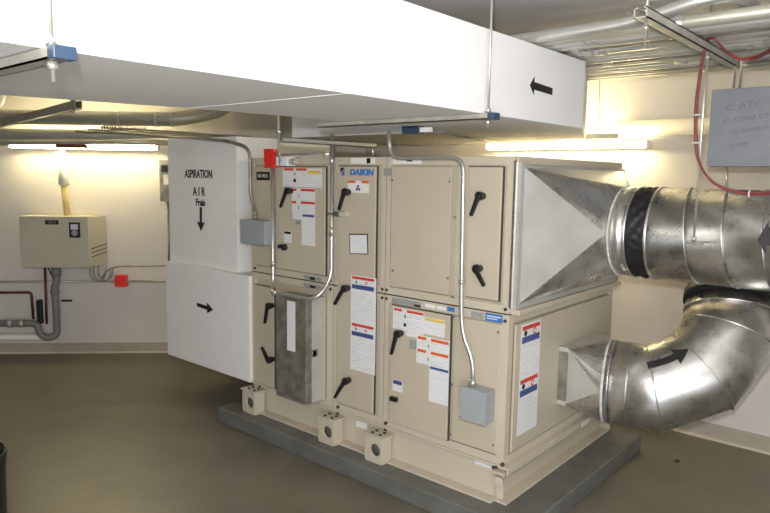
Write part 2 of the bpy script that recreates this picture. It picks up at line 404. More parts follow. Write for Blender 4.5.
# lower right door
sticker(D_lr, .693, .590, .838, .953, bars=[(.688, .632, .938, .950, 'redink')], marks=[(.610, .915, .012, 'man'), (.610, .87, .010, 'dot')])
sticker(D_lr, .605, .489, .812, .953, x=-.018, bars=[(.600, .492, .938, .950, 'redink')])
sticker(D_lr, .491, .359, .845, .932, bars=[(.482, .36, .916, .930, 'yellow')])
sticker(D_lr, .531, .325, .685, .832, x=-.019, bars=[(.524, .470, .812, .827, 'orangeink'), (.438, .330, .812, .827, 'orangeink'), (.524, .470, .745, .760, 'orangeink'), (.438, .330, .745, .760, 'orangeink')],
        marks=[(.455, .785, .009, 'man'), (.455, .715, .009, 'man')])
sticker(D_lr, .579, .533, .750, .797, base='greylabel')
sticker(D_lr, .447, .325, .498, .684, base='papert', bars=[(.442, .328, .670, .682, 'navy')])
sticker(D_lr, .688, .620, .500, .562, bars=[(.684, .624, .538, .559, 'navy')], name='latch_label')
# strip labels along the joint and the top rail
sticker(ahu, .700, .509, .975, 1.004, base='greylabel', x=-.001, name='rating_label', bars=[(.555, .512, .977, .988, 'ink')])
sticker(ahu, .482, .420, .984, 1.003, base='paper2', x=-.001, name='rating_label')
sticker(ahu, .409, .353, .984, 1.001, base='paper2', x=-.001, name='rating_label')
sticker(ahu, .345, .302, .984, 1.006, base='blueink', x=-.001, name='rating_label')
sticker(ahu, .206, .135, .975, 1.006, base='greylabel', x=-.001, name='rating_label')
sticker(ahu, .125, .033, .972, 1.009, base='blueink', x=-.001, name='rating_label', bars=[(.117, .041, .993, .998, 'paper2'), (.117, .06, .982, .986, 'paper2')])
sticker(ahu, 1.011, .836, 1.704, 1.736, base='paper2', x=-.003, name='rating_label', bars=[(.894, .867, 1.707, 1.734, 'ink')])
sticker(ahu, .712, .525, 1.704, 1.733, base='paper2', x=-.003, name='rating_label', bars=[(.62, .585, 1.716, 1.730, 'ink')])
sticker(ahu, .773, .720, 1.642, 1.682, base='greylabel', x=-.003, name='rating_label')
sticker(ahu, 1.389, 1.240, 1.022, 1.048, base='greylabel', x=-.003, name='rating_label', bars=[(1.337, 1.295, 1.026, 1.042, 'ink')])
sticker(ahu, 1.389, 1.235, .975, 1.000, base='greylabel', x=-.011, name='rating_label', bars=[(1.337, 1.290, .978, .992, 'ink')])
# label on the end panel (faces -Y)
b = B()
EX0, EX1 = .103, .300
def eb(xa, xb, za, zb_, m, o=0, th=.0015): b.box((xa, -.010-o-th, za), (xb, -.010-o, zb_), m)
eb(EX0, EX1, .402, .952, 'paper')
for zt in (.952, .688):
    eb(EX0+.01, EX1-.012, zt-.030, zt-.010, 'redink', .0015, .0008); eb(EX0+.01, EX1-.012, zt-.094, zt-.062, 'navy', .0015, .0008)
    for s_, xx, mm in ((.014, .145, 'ink'), (.016, .235, 'redink')):
        b.cyl((xx, -.0115, zt-.046), (xx, -.0130, zt-.046), s_, mm, n=12); 
    b.cyl((.235, -.0128, zt-.046), (.235, -.0138, zt-.046), .009, 'paper2', n=12)
b.build('warning_label', P_end)

# base rails and end rails
b = B()
zr0, zr1 = .10, .285
b.box((-.012, -.035, zr1-.012), (DU+.012, LU, zr1), 'beige2')
b.box((-.045, .035, zr0), (.04, LU-.0, zr0+.012), 'beige2')
b.box((.010, -.0, zr0+.012), (.022, LU, zr1-.012), 'beige2')
b.box((DU, -.03, zr0), (DU+.012, LU, zr1-.012), 'beige2')
b.box((.0, .025, zr0+.012), (DU, .037, zr1-.012), 'beige'); b.box((-.012, -.030, zr0), (DU+.012, .034, zr0+.012), 'beige2')
b.box((-.012, -.035, zr1-.035), (DU, -.0245, zr1-.0125), 'beige2')
b.box((0, LU-.02, zr0), (DU, LU-.008, zr1-.012), 'beige2')
rail = b.build('base_rail', ahu, bevel=.003)
sticker(rail, .952, .868, .225, .262, base='paper2', x=.0095, name='rating_label')
sticker(rail, .155, .03, .250, .280, base='paper', x=.0095, name='rating_label')
b = B().box((.80, -.0375, .252), (.90, -.0355, .276), 'paper2'); b.build('rating_label', rail)
def lug(y0, y1, d=.085):
    b = B(); x0 = -d; z0, z1 = .10, .245
    # hollow bracket with a round lifting hole in its front plate
    n = 28; cy, cz, r = (y0+y1)/2-.015, .175, .034
    hw, hh = (y1-y0)/2, (z1-z0)/2; oy, oz = (y0+y1)/2, (z0+z1)/2
    inn, out = [], []
    for k in range(n):
        a = 2*PI*k/n; ca, sa = math.cos(a), math.sin(a)
        inn.append((cy+ca*r, cz+sa*r)); t = min(hw/abs(ca) if abs(ca) > 1e-6 else 9, hh/abs(sa) if abs(sa) > 1e-6 else 9)
        out.append((oy+ca*t, oz+sa*t))
    R = [[V((x0, *p)) for p in inn], [V((x0, *p)) for p in out], [V((x0+.010, *p)) for p in out], [V((x0+.010, *p)) for p in inn]]
    b.rings(R, 'beige2', closed=True, smooth=False)
    b.box((x0+.01, y0, z0), (-.005, y0+.010, z1), 'beige2'); b.box((x0+.01, y1-.010, z0), (-.005, y1, z1), 'beige2')
    b.box((x0-.005, y0-.012, z1), (.0, y1+.012, z1+.010), 'beige2')
    b.box((x0+.03, y0+.01, z0), (x0+.034, y1-.01, z1), 'galv_dull')
    for (dx, dy) in ((.02, .03), (.055, .03), (.02, .085), (.055, .085)): b.cyl((x0+dx, y0+dy, z1+.010), (x0+dx, y0+dy, z1+.018), .009, 'seam', n=8)
    b.cyl((-.0, oy-.02, z1+.025), (-.012, oy-.02, z1+.025), .010, 'seam', n=8); b.cyl((-.0, oy-.02, z1+.06), (-.012, oy-.02, z1+.06), .010, 'seam', n=8)
    b.build('lifting_lug', ahu, bevel=.002)
lug(1.760, 1.890); lug(1.052, 1.175); lug(.685, .810)
b = B()    # small lifting bracket at the near corner
b.box((-.03, -.02, .25), (0, .05, .262), 'beige2').cyl((-.012, .008, .215), (-.03, .008, .215), .022, 'beige2', n=16)
for (y, z) in ((.0, .295), (.03, .275), (.045, .27)): b.cyl((0, y, z), (-.014, y, z), .009, 'seam', n=8)
b.build('corner_bracket', ahu)

# ------------------------------------------------------------------ upper duct transition and round duct (supply)
def circ(c, ax, r, n=48, ph=0):
    c, ax = V(c), V(ax).normalized()
    u = ax.cross(V((0, 0, 1))); u = u.normalized() if u.length > .2 else ax.orthogonal().normalized(); v = u.cross(ax)
    return [c+(u*math.cos(2*PI*i/n+ph)+v*math.sin(2*PI*i/n+ph))*r for i in range(n)]
def transition(x0, x1, z0, z1, yr, cx, cz, r, yc, m, name, loc, label, az=0):
    """square to round: flat triangles on each side, cone fans at each corner"""
    t = thing(name, loc, label, 'duct transition'); b = B(); n = 32
    C = [V((cx+r*math.cos(2*PI*i/n)*math.cos(az), yc+r*math.cos(2*PI*i/n)*math.sin(az), cz+r*math.sin(2*PI*i/n))) for i in range(n)]
    K = [V((x1, yr, z1)), V((x0, yr, z1)), V((x0, yr, z0)), V((x1, yr, z0))]   # corner for quadrants 0..3
    k = b.mi(m); cv = [b.bm.verts.new(p) for p in C]; kv = [b.bm.verts.new(p) for p in K]
    for i in range(n):
        q = int((i+.5)/(n/4)); f = b.bm.faces.new([cv[i], cv[(i+1) % n], kv[q % 4]]); f.material_index = k
    for q in range(4):
        i = (q+1)*n//4 % n; f = b.bm.faces.new([kv[q], cv[i], kv[(q+1) % 4]]); f.material_index = b.mi('galv_flat')  # same steel as the fans; less metallic to imitate brighter light on flats
    cone = b.build('transition_body', t)
    md = cone.modifiers.new('s', 'SOLIDIFY'); md.thickness = .0015; md.offset = -1
    return t
tr = transition(.03, 1.20, 1.07, 1.69, -.035, .665, 1.385, .222, -.255, 'galv', 'supply_duct_transition', (.62, -.03, 1.02),
                'galvanised square-to-round duct transition on the upper end of the beige unit')
b = B()
for (a, c_) in (((0, -.035, 1.045), (.035, -.002, 1.715)), ((1.19, -.035, 1.045), (1.225, -.002, 1.700)), ((.035, -.035, 1.045), (1.19, -.002, 1.075)), ((.035, -.035, 1.685), (1.19, -.002, 1.700))):
    b.box(a, c_, 'galv_flat')
b.build('flange', tr)
b = B(); b.box((.01, -.014, 1.702), (1.235, -.002, 1.738), 'beige2').box((.01, -.050, 1.019), (1.235, -.002, 1.043), 'beige2')
b.box((-.008, -.012, 1.05), (.004, .0, 1.72), 'galv'); b.build('edge_strip', tr)

UX, UZ, UR = .665, 1.385, .222
AX = V((0, -1, 0))
sd = thing('supply_duct', (UX, -.9, UZ-UR), 'large galvanised round duct running right from the upper end of the unit', 'round duct')
b = B().tube([(UX, -.255, UZ), (UX, -.338, UZ)], UR, 'galv', n=64); b.ringband((UX, -.338, UZ), AX, UR, .012, .004, 'galv'); b.ringband((UX, -.263, UZ), AX, UR, .010, .004, 'seal'); b.build('collar', sd)
# wrinkled black flexible connector
b = B(); n = 96; rs = []
for j in range(9):
    y = -.340-.093*j/8; rr = []
    for i in range(n):
        a = 2*PI*i/n; w = (.006*math.sin(a*17+j*1.3)+.004*math.sin(a*29-j*.9))*math.sin(PI*j/8)
        rr.append(V((UX+(UR-.003+w)*math.cos(a), y, UZ+(UR-.003+w)*math.sin(a))))
    rs.append(rr)
b.rings(rs, 'blackm', cap=False); b.build('flexible_connector', sd)
b = B().tube([(UX, -.435, UZ), (UX, -1.75, UZ)], UR, 'galv', n=64)
for y in (-.438,): b.ringband((UX, y, UZ), AX, UR, .012, .005, 'galv')
b.build('duct_pipe', sd)
b = B()   # spiral standing seam
n = 48; turns = 8; pts = []
for i in range(n*turns+1):
    a = 2*PI*i/n; y = -.53-.155*i/n
    if y < -1.73: break
    pts.append(V((UX+(UR+.001)*math.cos(a), y, UZ+(UR+.001)*math.sin(a))))
b.tube(pts, .0042, 'galv', n=6); b.build('spiral_seam', sd)
b = B().poly([(UX-UR*.93-.01, -.90, 1.405), (UX-UR*.93-.01, -.935, 1.485), (UX-UR*.93-.01, -.935, 1.445), (UX-UR*.93-.01, -1.05, 1.445), (UX-UR*.93-.01, -1.05, 1.385), (UX-UR*.93-.01, -.935, 1.385), (UX-UR*.93-.01, -.935, 1.345)], (-.012, 0, 0), 'ink')
b.build('flow_arrow', sd)

# ------------------------------------------------------------------ lower takeoff and elbow
LX, LZ, LR = .691, .588, .216
Y0 = -.206; AZ = .235
tk = transition(.535, 1.0, .465, .760, -.055, LX, LZ, LR, Y0, 'galv', 'return_duct_transition', (.76, -.05, .45),
                'small galvanised square-to-round takeoff low on the end panel of the unit', AZ)
b = B()
b.box((.525, -.056, .480), (.553, -.009, .745), 'galv_dull').box((.985, -.056, .480), (1.01, -.009, .745), 'galv_dull')
b.box((.523, -.058, .745), (1.012, -.009, .768), 'galv_flat').box((.523, -.058, .456), (1.012, -.009, .480), 'galv_flat')
b.build('flange', tk)
eb_ = thing('return_duct_elbow', (LX, -.5, LZ-LR), 'galvanised segmented round elbow with black arrow curving up below the large duct', 'duct elbow')
tilt = .56; RB = .437
mv = V((math.sin(AZ), -math.cos(AZ), 0)); dv = V((math.sin(tilt), 0, math.cos(tilt))); dv = (dv-mv*dv.dot(mv)).normalized()
S0 = V((LX, Y0, LZ)); S1 = S0+mv*.117
pts = [S0, S1]
angs = [0, 22.5, 45, 67.5, 90]
# mitre joints between gores: gore k is tangent to the bend arc
seg = 30
def arc(t): t = math.radians(t); return S1 + dv*RB*(1-math.cos(t)) + mv*RB*math.sin(t)
def mit(t):   # joint point lies outside the arc, where tangents meet
    t0 = math.radians(t); k = 1/math.cos(math.radians(seg/2)); O = S1+dv*RB
    return O + (arc(t)-O)*k
joints = [mit(15+30*i) for i in range(3)]
end = arc(90); E2 = end+dv*.06
P = [S0]+joints+[E2]
b = B().tube(P, LR, 'galv', n=64)
b.build('elbow_body', eb_)
# fine raised seam along every mitre joint
g = B()
for i, j in enumerate(joints):
    a = P[i]; c_ = P[i+2]; d0 = (j-a).normalized(); d1 = (c_-j).normalized(); t = (d0+d1).normalized()
    base = V((0, 0, 1)).cross(d0).normalized() if abs(d0.z) < .9 else d0.orthogonal().normalized(); oth = d0.cross(base).normalized(); ring = []
    for q in range(65):
        v = (base*math.cos(2*PI*q/64)+oth*math.sin(2*PI*q/64))*(LR+.0008); v = v-d0*(v.dot(t)/d0.dot(t)); ring.append(j+v)
    g.tube(ring, .004, 'galv', n=6)
g.build('gore_seam', eb_)
b = B(); b.ringband(S0+mv*.006, mv, LR, .012, .005, 'seal'); b.ringband(S0+mv*.03, mv, LR, .008, .004, 'galv'); b.ringband(S1, mv, LR, .006, .002, 'galv'); b.ringband(end+dv*.0, dv, LR, .010, .005, 'galv'); b.build('collar', eb_)
b = B(); b.ringband(E2+dv*.02, dv, LR+.001, .055, .010, 'blackm'); b.build('flexible_connector', eb_)
# short run on from the elbow, hidden behind the big duct, into the back wall
Q1 = E2+dv*.12; Q2 = V((XB-.01, Q1.y, Q1.z+.12))
b = B().tube([E2, Q1, V((Q1.x+.2, Q1.y, Q1.z+.10)), Q2], LR-.002, 'galv', n=48); b.build('duct_stub', eb_)
# black arrow on the elbow's near side, laid on the curved sheet
def elbow_surface(t, phi):
    tt = math.radians(t); O = arc(t); ax = (mv*math.cos(tt)+dv*math.sin(tt)); rad = (O-(S1+dv*RB)).normalized()   # outward (away from bend centre)
    side = ax.cross(rad)
    if side.dot(V((-1, 0, 0))) < 0: side = -side
    return O + (side*math.cos(phi)+rad*math.sin(phi))*(LR+.006), (side*math.cos(phi)+rad*math.sin(phi))
def lay(t0, t1, p0, p1, w, m, b, nn=6):
    # strip from (t0,p0) to (t1,p1)
    prev = None
    for i in range(nn+1):
        u = i/nn; t = t0+(t1-t0)*u; ph = p0+(p1-p0)*u
        c_, n_ = elbow_surface(t, ph); c2, _ = elbow_surface(t+(t1-t0)*.01, ph+(p1-p0)*.01); d_ = (c2-c_).normalized(); s_ = n_.cross(d_).normalized()
        ww = w(u); cur = [c_-s_*ww-n_*.010, c_+s_*ww-n_*.010, c_+s_*ww, c_-s_*ww]
        if prev: b.quadbox([*prev, *cur], m)
        prev = cur
b = B()
lay(13, 33, -.18, -.235, lambda u: .017, 'ink', b); lay(33, 43, -.235, -.25, lambda u: .042*(1-u)+.001, 'ink', b, 2)
b.build('flow_arrow', eb_)

# ------------------------------------------------------------------ big white rectangular duct overhead
zb, zt_ = 1.887, 2.2045
b = B()
poly = [(-4.3, -.10), (.462, -.10), (1.32, .262), (1.72, 1.85), (.40, 1.95), (.36, .62), (-.60, .645), (-1.15, .72), (-1.79, .89), (-4.3, 1.35)]
b.poly([(x, y, zb) for x, y in poly], (0, 0, zt_-zb), 'duct')
od = b.build('overhead_duct', root=(-1.5, .4, zb), bevel=.003)
tag(od, 'big white rectangular duct crossing overhead with a black arrow pointing left', 'duct')
b = B()
b.box((-1.19, -.101, zb-.0015), (-1.186, .722, zb+.0), 'duct').build('duct_seam', od)
b = B(); y = -.1005
b.poly([(-.080, y, 2.034), (-.043, y, 2.072), (-.043, y, 2.050), (.127, y, 2.054-.012), (.127, y, 2.018-.006), (-.043, y, 2.018), (-.043, y, 1.996)], (0, -.0015, 0), 'ink')
b.build('flow_arrow', od)

# ------------------------------------------------------------------ aspiration duct (left of the unit)
ap = thing('aspiration_duct', (.5, 2.4, .27), 'off-white return duct stepping out beside the unit, lettered ASPIRATION AIR', 'duct')
b = B().box((-.02, LU+.005, .275), (1.15, 2.885, .985), 'duct'); lower = b.build('lower_box', ap, bevel=.003)
b = B().box((.015, 2.05, .985), (.9, 2.87, 1.88), 'duct'); upper = b.build('upper_riser', ap, bevel=.003)
x = .015
b = B()
b.text('ASPIRATION', (x-.001, 2.487, 1.630), (0, -1, 0), (0, 0, 1), .080, 'ink', .001, .74, bold=.002)
b.build('lettering', upper); b = B()
b.text('A I R', (x-.001, 2.484, 1.508), (0, -1, 0), (0, 0, 1), .084, 'ink', .001, .82, bold=.002)
b.build('lettering', upper); b = B()
b.text('Frais', (x-.001, 2.468, 1.434), (0, -1, 0), (0, 0, 1), .066, 'ink', .001, .92, bold=.002)
b.build('lettering', upper); b = B()
b.poly([(x-.002, 2.477, 1.404), (x-.002, 2.451, 1.404), (x-.002, 2.454, 1.295), (x-.002, 2.420, 1.300), (x-.002, 2.467, 1.235), (x-.002, 2.514, 1.300), (x-.002, 2.480, 1.295)], (.002, 0, 0), 'ink')
b.build('flow_arrow', upper)
b = B(); x = -.02
b.poly([(x-.002, 2.480, .728), (x-.002, 2.480, .702), (x-.002, 2.360, .694), (x-.002, 2.360, .670), (x-.002, 2.288, .704), (x-.002, 2.360, .746), (x-.002, 2.360, .722)], (.002, 0, 0), 'ink')
b.build('flow_arrow', lower)

# ------------------------------------------------------------------ galvanised box on the front
gv = thing('filter_rack_box', (-.07, 1.34, .32), 'tall narrow galvanised steel box mounted on the lower front of the unit', 'metal box')
b = B().box((-.145, 1.215, .325), (-.013, 1.478, .940), 'galv_dull'); b.build('box_body', gv, bevel=.002)
b = B().box((-.1465, 1.305, .62), (-.145, 1.375, .915), 'papert'); b.build('instruction_label', gv)
b = B().box((-.10, 1.2135, .325), (-.013, 1.215, .940), 'galv_flat').cyl((-.09, 1.214, .62), (-.09, 1.203, .62), .018, 'galv_dull', n=12).box((-.10, 1.203, .60), (-.06, 1.213, .64), 'galv_dull'); b.build('side_cover', gv)

# ------------------------------------------------------------------ junction boxes, conduits on the front
def jbox(name, x0, x1, y0, y1, z0, z1, m, label, cat='junction box'):
    t = thing(name, ((x0+x1)/2, (y0+y1)/2, z0), label, cat)
    b = B().box((x0+.004, y0, z0), (x1, y1, z1), m); b.build('box_body', t, bevel=.003)
    b = B().box((x0, y0-.002, z0-.002), (x0+.004, y1+.002, z1+.002), m)
    for (y, z) in ((y0+.01, z0+.01), (y1-.01, z0+.01), (y0+.01, z1-.01), (y1-.01, z1-.01)): b.cyl((x0, y, z), (x0-.003, y, z), .004, 'galv_dull', n=8)
    b.build('cover_plate', t, bevel=.0015)
    return t
jbox('junction_box', -.10, -.011, .050, .190, .500, .655, 'grey', 'grey junction box on the lower right front panel of the unit')
jbox('junction_box', -.105, -.010, 1.632, 1.862, 1.212, 1.358, 'grey', 'grey junction box on the unit beside the white lettered duct')
r1 = jbox('fire_alarm_box', -.085, -.03, 1.568, 1.650, 1.680, 1.788, 'red', 'small bright red box at the top left of the unit', 'alarm box')
def conduit(name, pts, r, label, bend=.06, m='conduit', fit=(), cat='conduit', loc=None, group=None):
    t = thing(name, loc or tuple(pts[0]), label, cat, group)
    b = B().tube(pts, r, m, bend=bend, n=12); b.build('tube', t)
    if fit:
        for (p, d) in fit:
            d = V(d); b = B(); b.cyl(V(p)-d*.5, V(p)+d*.5, r*1.45, m, n=10); b.build('coupling', t)
    return t
conduit('conduit', [(-.06, 1.604, 1.678), (-.06, 1.602, .955), (-.16, 1.50, .952), (-.16, 1.12, .952), (-.06, 1.098, 1.06), (-.06, 1.098, 1.865)], .0105,
        'thin steel conduit looping down from the red box under and up again', bend=.10,
        fit=(((-.06, 1.602, 1.10), (0, 0, .03)), ((-.06, 1.098, 1.33), (0, 0, .05)), ((-.16, 1.47, .952), (0, .03, 0)), ((-.06, 1.098, 1.72), (0, 0, .04))))
conduit('conduit', [(-.06, .692, 1.868), (-.06, .680, 1.732), (-.06, .235, 1.732), (-.06, .225, 1.05), (-.055, .218, .90), (-.055, .150, .78), (-.055, .150, .655)], .0105,
        'long steel conduit bending across the top and down to the lower grey junction box', bend=.075,
        fit=(((-.055, .150, .672), (0, 0, .03)), ((-.06, .2265, 1.15), (0, 0, .02))))
conduit('conduit', [L(-2.55, .62, 1.965), (-.10, 1.98, 1.842), (-.06, 1.815, 1.80), (-.06, 1.815, 1.50), (-.06, 1.765, 1.40), (-.06, 1.765, 1.362)], .0105,
        'dark thin conduit curving down beside the lettered duct to a grey box', bend=.07, m='galv_dull', fit=(((-.06, 1.765, 1.375), (0, 0, .03)),))
conduit('conduit', [(-.06, 1.568, 1.757), (-.06, 1.112, 1.757)], .009, 'short horizontal conduit running right from the red box', bend=0, fit=(((-.06, 1.545, 1.757), (0, .04, 0)), ((-.06, 1.15, 1.757), (0, .03, 0))))
b = B().box((-.08, 1.455, 1.690), (-.01, 1.545, 1.742), 'white').box((-.082, 1.508, 1.688), (-.01, 1.513, 1.744), 'blueink').cyl((-.045, 1.455, 1.715), (-.045, 1.40, 1.715), .018, 'conduit', n=12)
tag(b.build('sensor_fitting', root=(-.045, 1.5, 1.69)), 'white and silver fitting beside the small red box on the unit', 'pipe fitting')
b = B().box((-.075, 1.03, 1.418), (-.0165, 1.075, 1.442), 'galv').box((-.075, 1.075, 1.425), (-.07, 1.118, 1.435), 'galv')
tag(b.build('conduit_strap', root=(-.04, 1.06, 1.42)), 'small metal strap holding the conduit at the tall door', 'bracket')

# ------------------------------------------------------------------ suspension struts and rods
def strut(name, p, axis, ln, label, cap='galv', capboth=False, w=.041, h=.022, m='zinc'):
    """open slotted channel: web and two lipped flanges"""
    t = thing(name, tuple(p), label, 'support channel')
    p, a = V(p), V(axis).normalized(); s_ = V((0, 0, 1)).cross(a).normalized(); th = .004; b = B()
    o = p - s_*w/2
    b.obox(o, a*ln, s_*w, (0, 0, th), m); b.obox(o, a*ln, s_*th, (0, 0, h), m); b.obox(o+s_*(w-th), a*ln, s_*th, (0, 0, h), m)
    b.obox(o+V((0, 0, h-th)), a*ln, s_*.012, (0, 0, th), m); b.obox(o+s_*(w-.012)+V((0, 0, h-th)), a*ln, s_*.012, (0, 0, th), m)
    b.build('channel', t)
    if cap == 'bluecap':
        b = B(); b.obox(p-a*.006-s_*(w/2+.002)-V((0, 0, .002)), a*.03, s_*(w+.004), (0, 0, h+.004), 'bluecap'); b.build('end_cap', t, bevel=.002)
    return t
def rod(name, x, y, z0, z1, label, m='conduit', r=.005, nut=None):
    t = thing(name, (x, y, z0), label, 'threaded rod'); B().cyl((x, y, z0), (x, y, z1), r, m, n=8).build('shaft', t)
    if nut is not None:
        for z in nut: B().cyl((x, y, z), (x, y, z+.016), .011, 'conduit', n=6).build('nut', t)
    return t
strut('support_channel', (-2.04, -.165, 1.862), (0, 1, 0), 1.35, 'steel channel with blue end cap under the left end of the overhead duct', 'bluecap')
rod('hanger_rod', -2.045, -.122, 1.82, CZ, 'threaded rod down the white duct face holding the left channel', nut=(1.844, 1.889))
strut('support_channel', (-.435, -.155, 1.864), (0, 1, 0), .95, 'steel channel with blue end cap under the overhead duct above the unit', 'bluecap')
rod('hanger_rod', -.437, -.122, 1.83, CZ, 'threaded rod down the white duct face holding the channel above the unit', nut=(1.846, 1.889))
rod('hanger_rod', -.626, .875, 1.72, CZ, 'pale threaded rod hanging behind the duct above the red box', nut=(1.83,))
strut('support_channel', (-.610, .88, 1.79), (1, 0, 0), .65, 'bright steel channel end-on above the top left of the unit', w=.035, h=.025, m='conduit')
rod('hanger_rod', .03, .88, 1.742, 1.80, 'short rod stub at the end of the bright channel over the unit')
conduit('conduit', [(.03, .50, 1.866), (1.0, .745, 1.868), (1.5, .86, 1.868)], .006, 'thin dark conduit with coupling under the overhead duct', bend=0, m='galv_dull', fit=())
b = B().box((-.07, .50, 1.852), (-.02, .60, 1.886), 'bluecap').box((-.055, .44, 1.856), (-.03, .50, 1.880), 'white')
tag(b.build('beam_clamp', root=(.05, .48, 1.85)), 'small blue and white clamp fixed under the overhead duct', 'clamp')

# ------------------------------------------------------------------ conduit rack on the right, below the ceiling
strut('support_channel', (-.385, -.66, 2.174), (1, 0, 0), 1.20, 'long bare channel carrying the ceiling conduits at upper right', m='zinc', h=.034, w=.044)
rod('hanger_rod', -.30, -.65, 2.09, CZ, 'threaded rod through the front end of the conduit rack channel', nut=(2.15, 2.215))
rod('hanger_rod', .395, -.664, 1.372, CZ, 'long threaded rod from the rack channel to the round duct side', nut=(2.15, 1.385))
b = B().obox((.405-.012, -.70, 1.367), (.0, .07, 0), (.012, 0, 0), (0, 0, .012), 'galv').box((.39, -.68, 1.372), (.44, -.65, 1.38), 'galv')
tag(b.build('duct_bracket', root=(.41, -.67, 1.37)), 'small bright bracket joining rod and large round duct', 'bracket')
rnd = random.Random(3)
xs = -.045; i = 0
places = []
while xs < 1.16:
    r = rnd.choice([.024, .028, .021] if i < 8 else [.013, .017, .017, .021]); 
    if i == 0: r = .024
    if i == 4: r = .03
    places.append((xs, r)); xs += r*2+rnd.uniform(.018, .050); i += 1
words = ['front', 'second', 'third', 'fourth', 'fifth', 'sixth', 'seventh', 'eighth', 'ninth', 'tenth', 'eleventh', 'twelfth', 'thirteenth', 'fourteenth', 'fifteenth', 'sixteenth', 'seventeenth', 'eighteenth', 'nineteenth', 'twentieth', 'twenty-first', 'twenty-second', 'twenty-third', 'twenty-fourth', 'twenty-fifth', 'twenty-sixth']
for i, (x, r) in enumerate(places):
    z = 2.2105+r
    if i == 0:
        pts = [(x, 2.4, z), (x, -.80, z), (x+.30, -1.05, z+.0), (x+.9, -1.35, z)]; bd = .26
        pts = [(x, 2.4, z), (x, -.50, z), (x, -.79, z+.060), (x+.14, -.865, z+.066), (x+.5, -.84, z+.068), (XB-.02, -.82, z+.068)]; bd = .12
    else:
        pts = [(x, 2.4, z), (x, -3.3, z)]; bd = 0
    t = thing('ceiling_conduit', (x, -.4, 2.2105), f'{words[i]} steel conduit counted from the front of the ceiling rack, {"curving off to the wall" if i == 0 else "running straight on"}', 'conduit', 'parallel conduits on the ceiling rack')
    B().tube(pts, r, ['conduit', 'conduit_old', 'galv_flat', 'conduit', 'galv_dull'][i % 5], bend=bd, n=14).build('tube', t)
    g = B(); yj = rnd.uniform(-1.0, -.1)
    if i: g.cyl((x, yj-.03, z), (x, yj+.03, z), r*1.18, 'conduit', n=12); g.build('coupling', t)

# ------------------------------------------------------------------ fluorescent lights
def fluoro(root, P, axis, up, ln, label, back, tubes=1, r=.019, tube_len=None):
    """P = start of tube; batten housing behind, end caps, tube"""
    t = thing('fluorescent_light', root, label, 'light fixture', None); a = V(axis).normalized(); P = V(P); bk = V(back)
    b = B(); s_ = bk.normalized(); w = .05
    b.obox(P+bk-V((0, 0, w/2)), a*ln, s_*.03, (0, 0, w), 'offwhite'); b.build('housing', t, bevel=.003)
    for k in (0, ln-.02): B().obox(P+a*k-V((0, 0, .024)), a*.02, bk, (0, 0, .048), 'white').build('lamp_holder', t)
    B().cyl(P+a*.02, P+a*(ln-.02), r, 'tube', n=16).build('fluorescent_tube', t)
    return t
fluoro((1.66, .6, 1.84), (1.66, 1.19, 1.868), (0, -1, 0), None, 1.19, 'lit fluorescent light on the wall behind the unit', (.07, 0, 0))
fluoro(tuple(L(-2.95, .2, 1.82)), L(-3.53, .20, 1.845), (S2, -S2, 0), None, 1.22, 'lit fluorescent light on the left wall under the pipes', V((S2, S2, 0))*.06)
# hanger of the wall light: V wire and little channel
strut('support_channel', (1.46, .39, 1.895), (0, -1, 0), .28, 'short brown channel hung above the wall fluorescent light', w=.03, h=.03)
b = B().tube([(1.46, .250, 2.40), (1.46, .243, 2.03), (1.46, .30, 1.925)], .003, 'conduit_old', n=6).tube([(1.46, .243, 2.03), (1.46, .235, 1.925)], .003, 'conduit_old', n=6)
tag(b.build('hanger_wire', root=(1.46, .15, 1.94)), 'thin forked wire from the conduits to the short channel by the light', 'wire')
b = B().cyl((1.735, .22, 1.972), (1.735, -3.35, 1.955), .052, 'offwhite', n=28)
tag(b.build('insulated_pipe', root=(1.735, -.5, 1.97)), 'white insulated pipe along the back wall above the light', 'pipe')
b = B().box((XB-.03, -.05, 2.305), (XB, .085, 2.345), 'white_wall').box((XB-.02, .085, 2.335), (XB, .26, 2.347), 'offwhite')
tag(b.build('cable_raceway', root=(XB-.01, .02, 2.3)), 'small white box and raceway high on the back wall', 'raceway')

# ------------------------------------------------------------------ grey CATV panel, red cables
pn = thing('wall_cabinet', (.86, -.95, 1.715), 'flat grey cabinet with pencilled CATV note hanging at right', 'cabinet')
b = B().box((.805, -1.55, 1.712), (.93, -.585, 2.072), 'greypanel'); b.build('cabinet_box', pn, bevel=.002)
b = B(); X_ = .804
for tx, yc, zc, sz, sx in (('C. ATV', -.722, 1.990, .042, 1.15), ('C.73900 CHAN', -.775, 1.936, .033, 1.2), ('TEL AUTO JACK', -.775, 1.882, .022, 1.3), ('# OFF', -.718, 1.812, .026, 1.15)):
    b = B(); b.text(tx, (X_, yc, zc), (0, -1, .13), (0, .05, 1), sz, 'pencil', .0004, sx); b.build('pencil_note', pn)
rod('hanger_rod', .86, -.69, 2.072, CZ, 'threaded rod above the grey CATV cabinet'); rod('hanger_rod', .90, -.655, 2.09, CZ, 'shorter rod beside the rod above the grey cabinet')
rod('hanger_rod', .86, -.665, 1.60, 1.712, 'short rod below the grey CATV cabinet down to the duct')
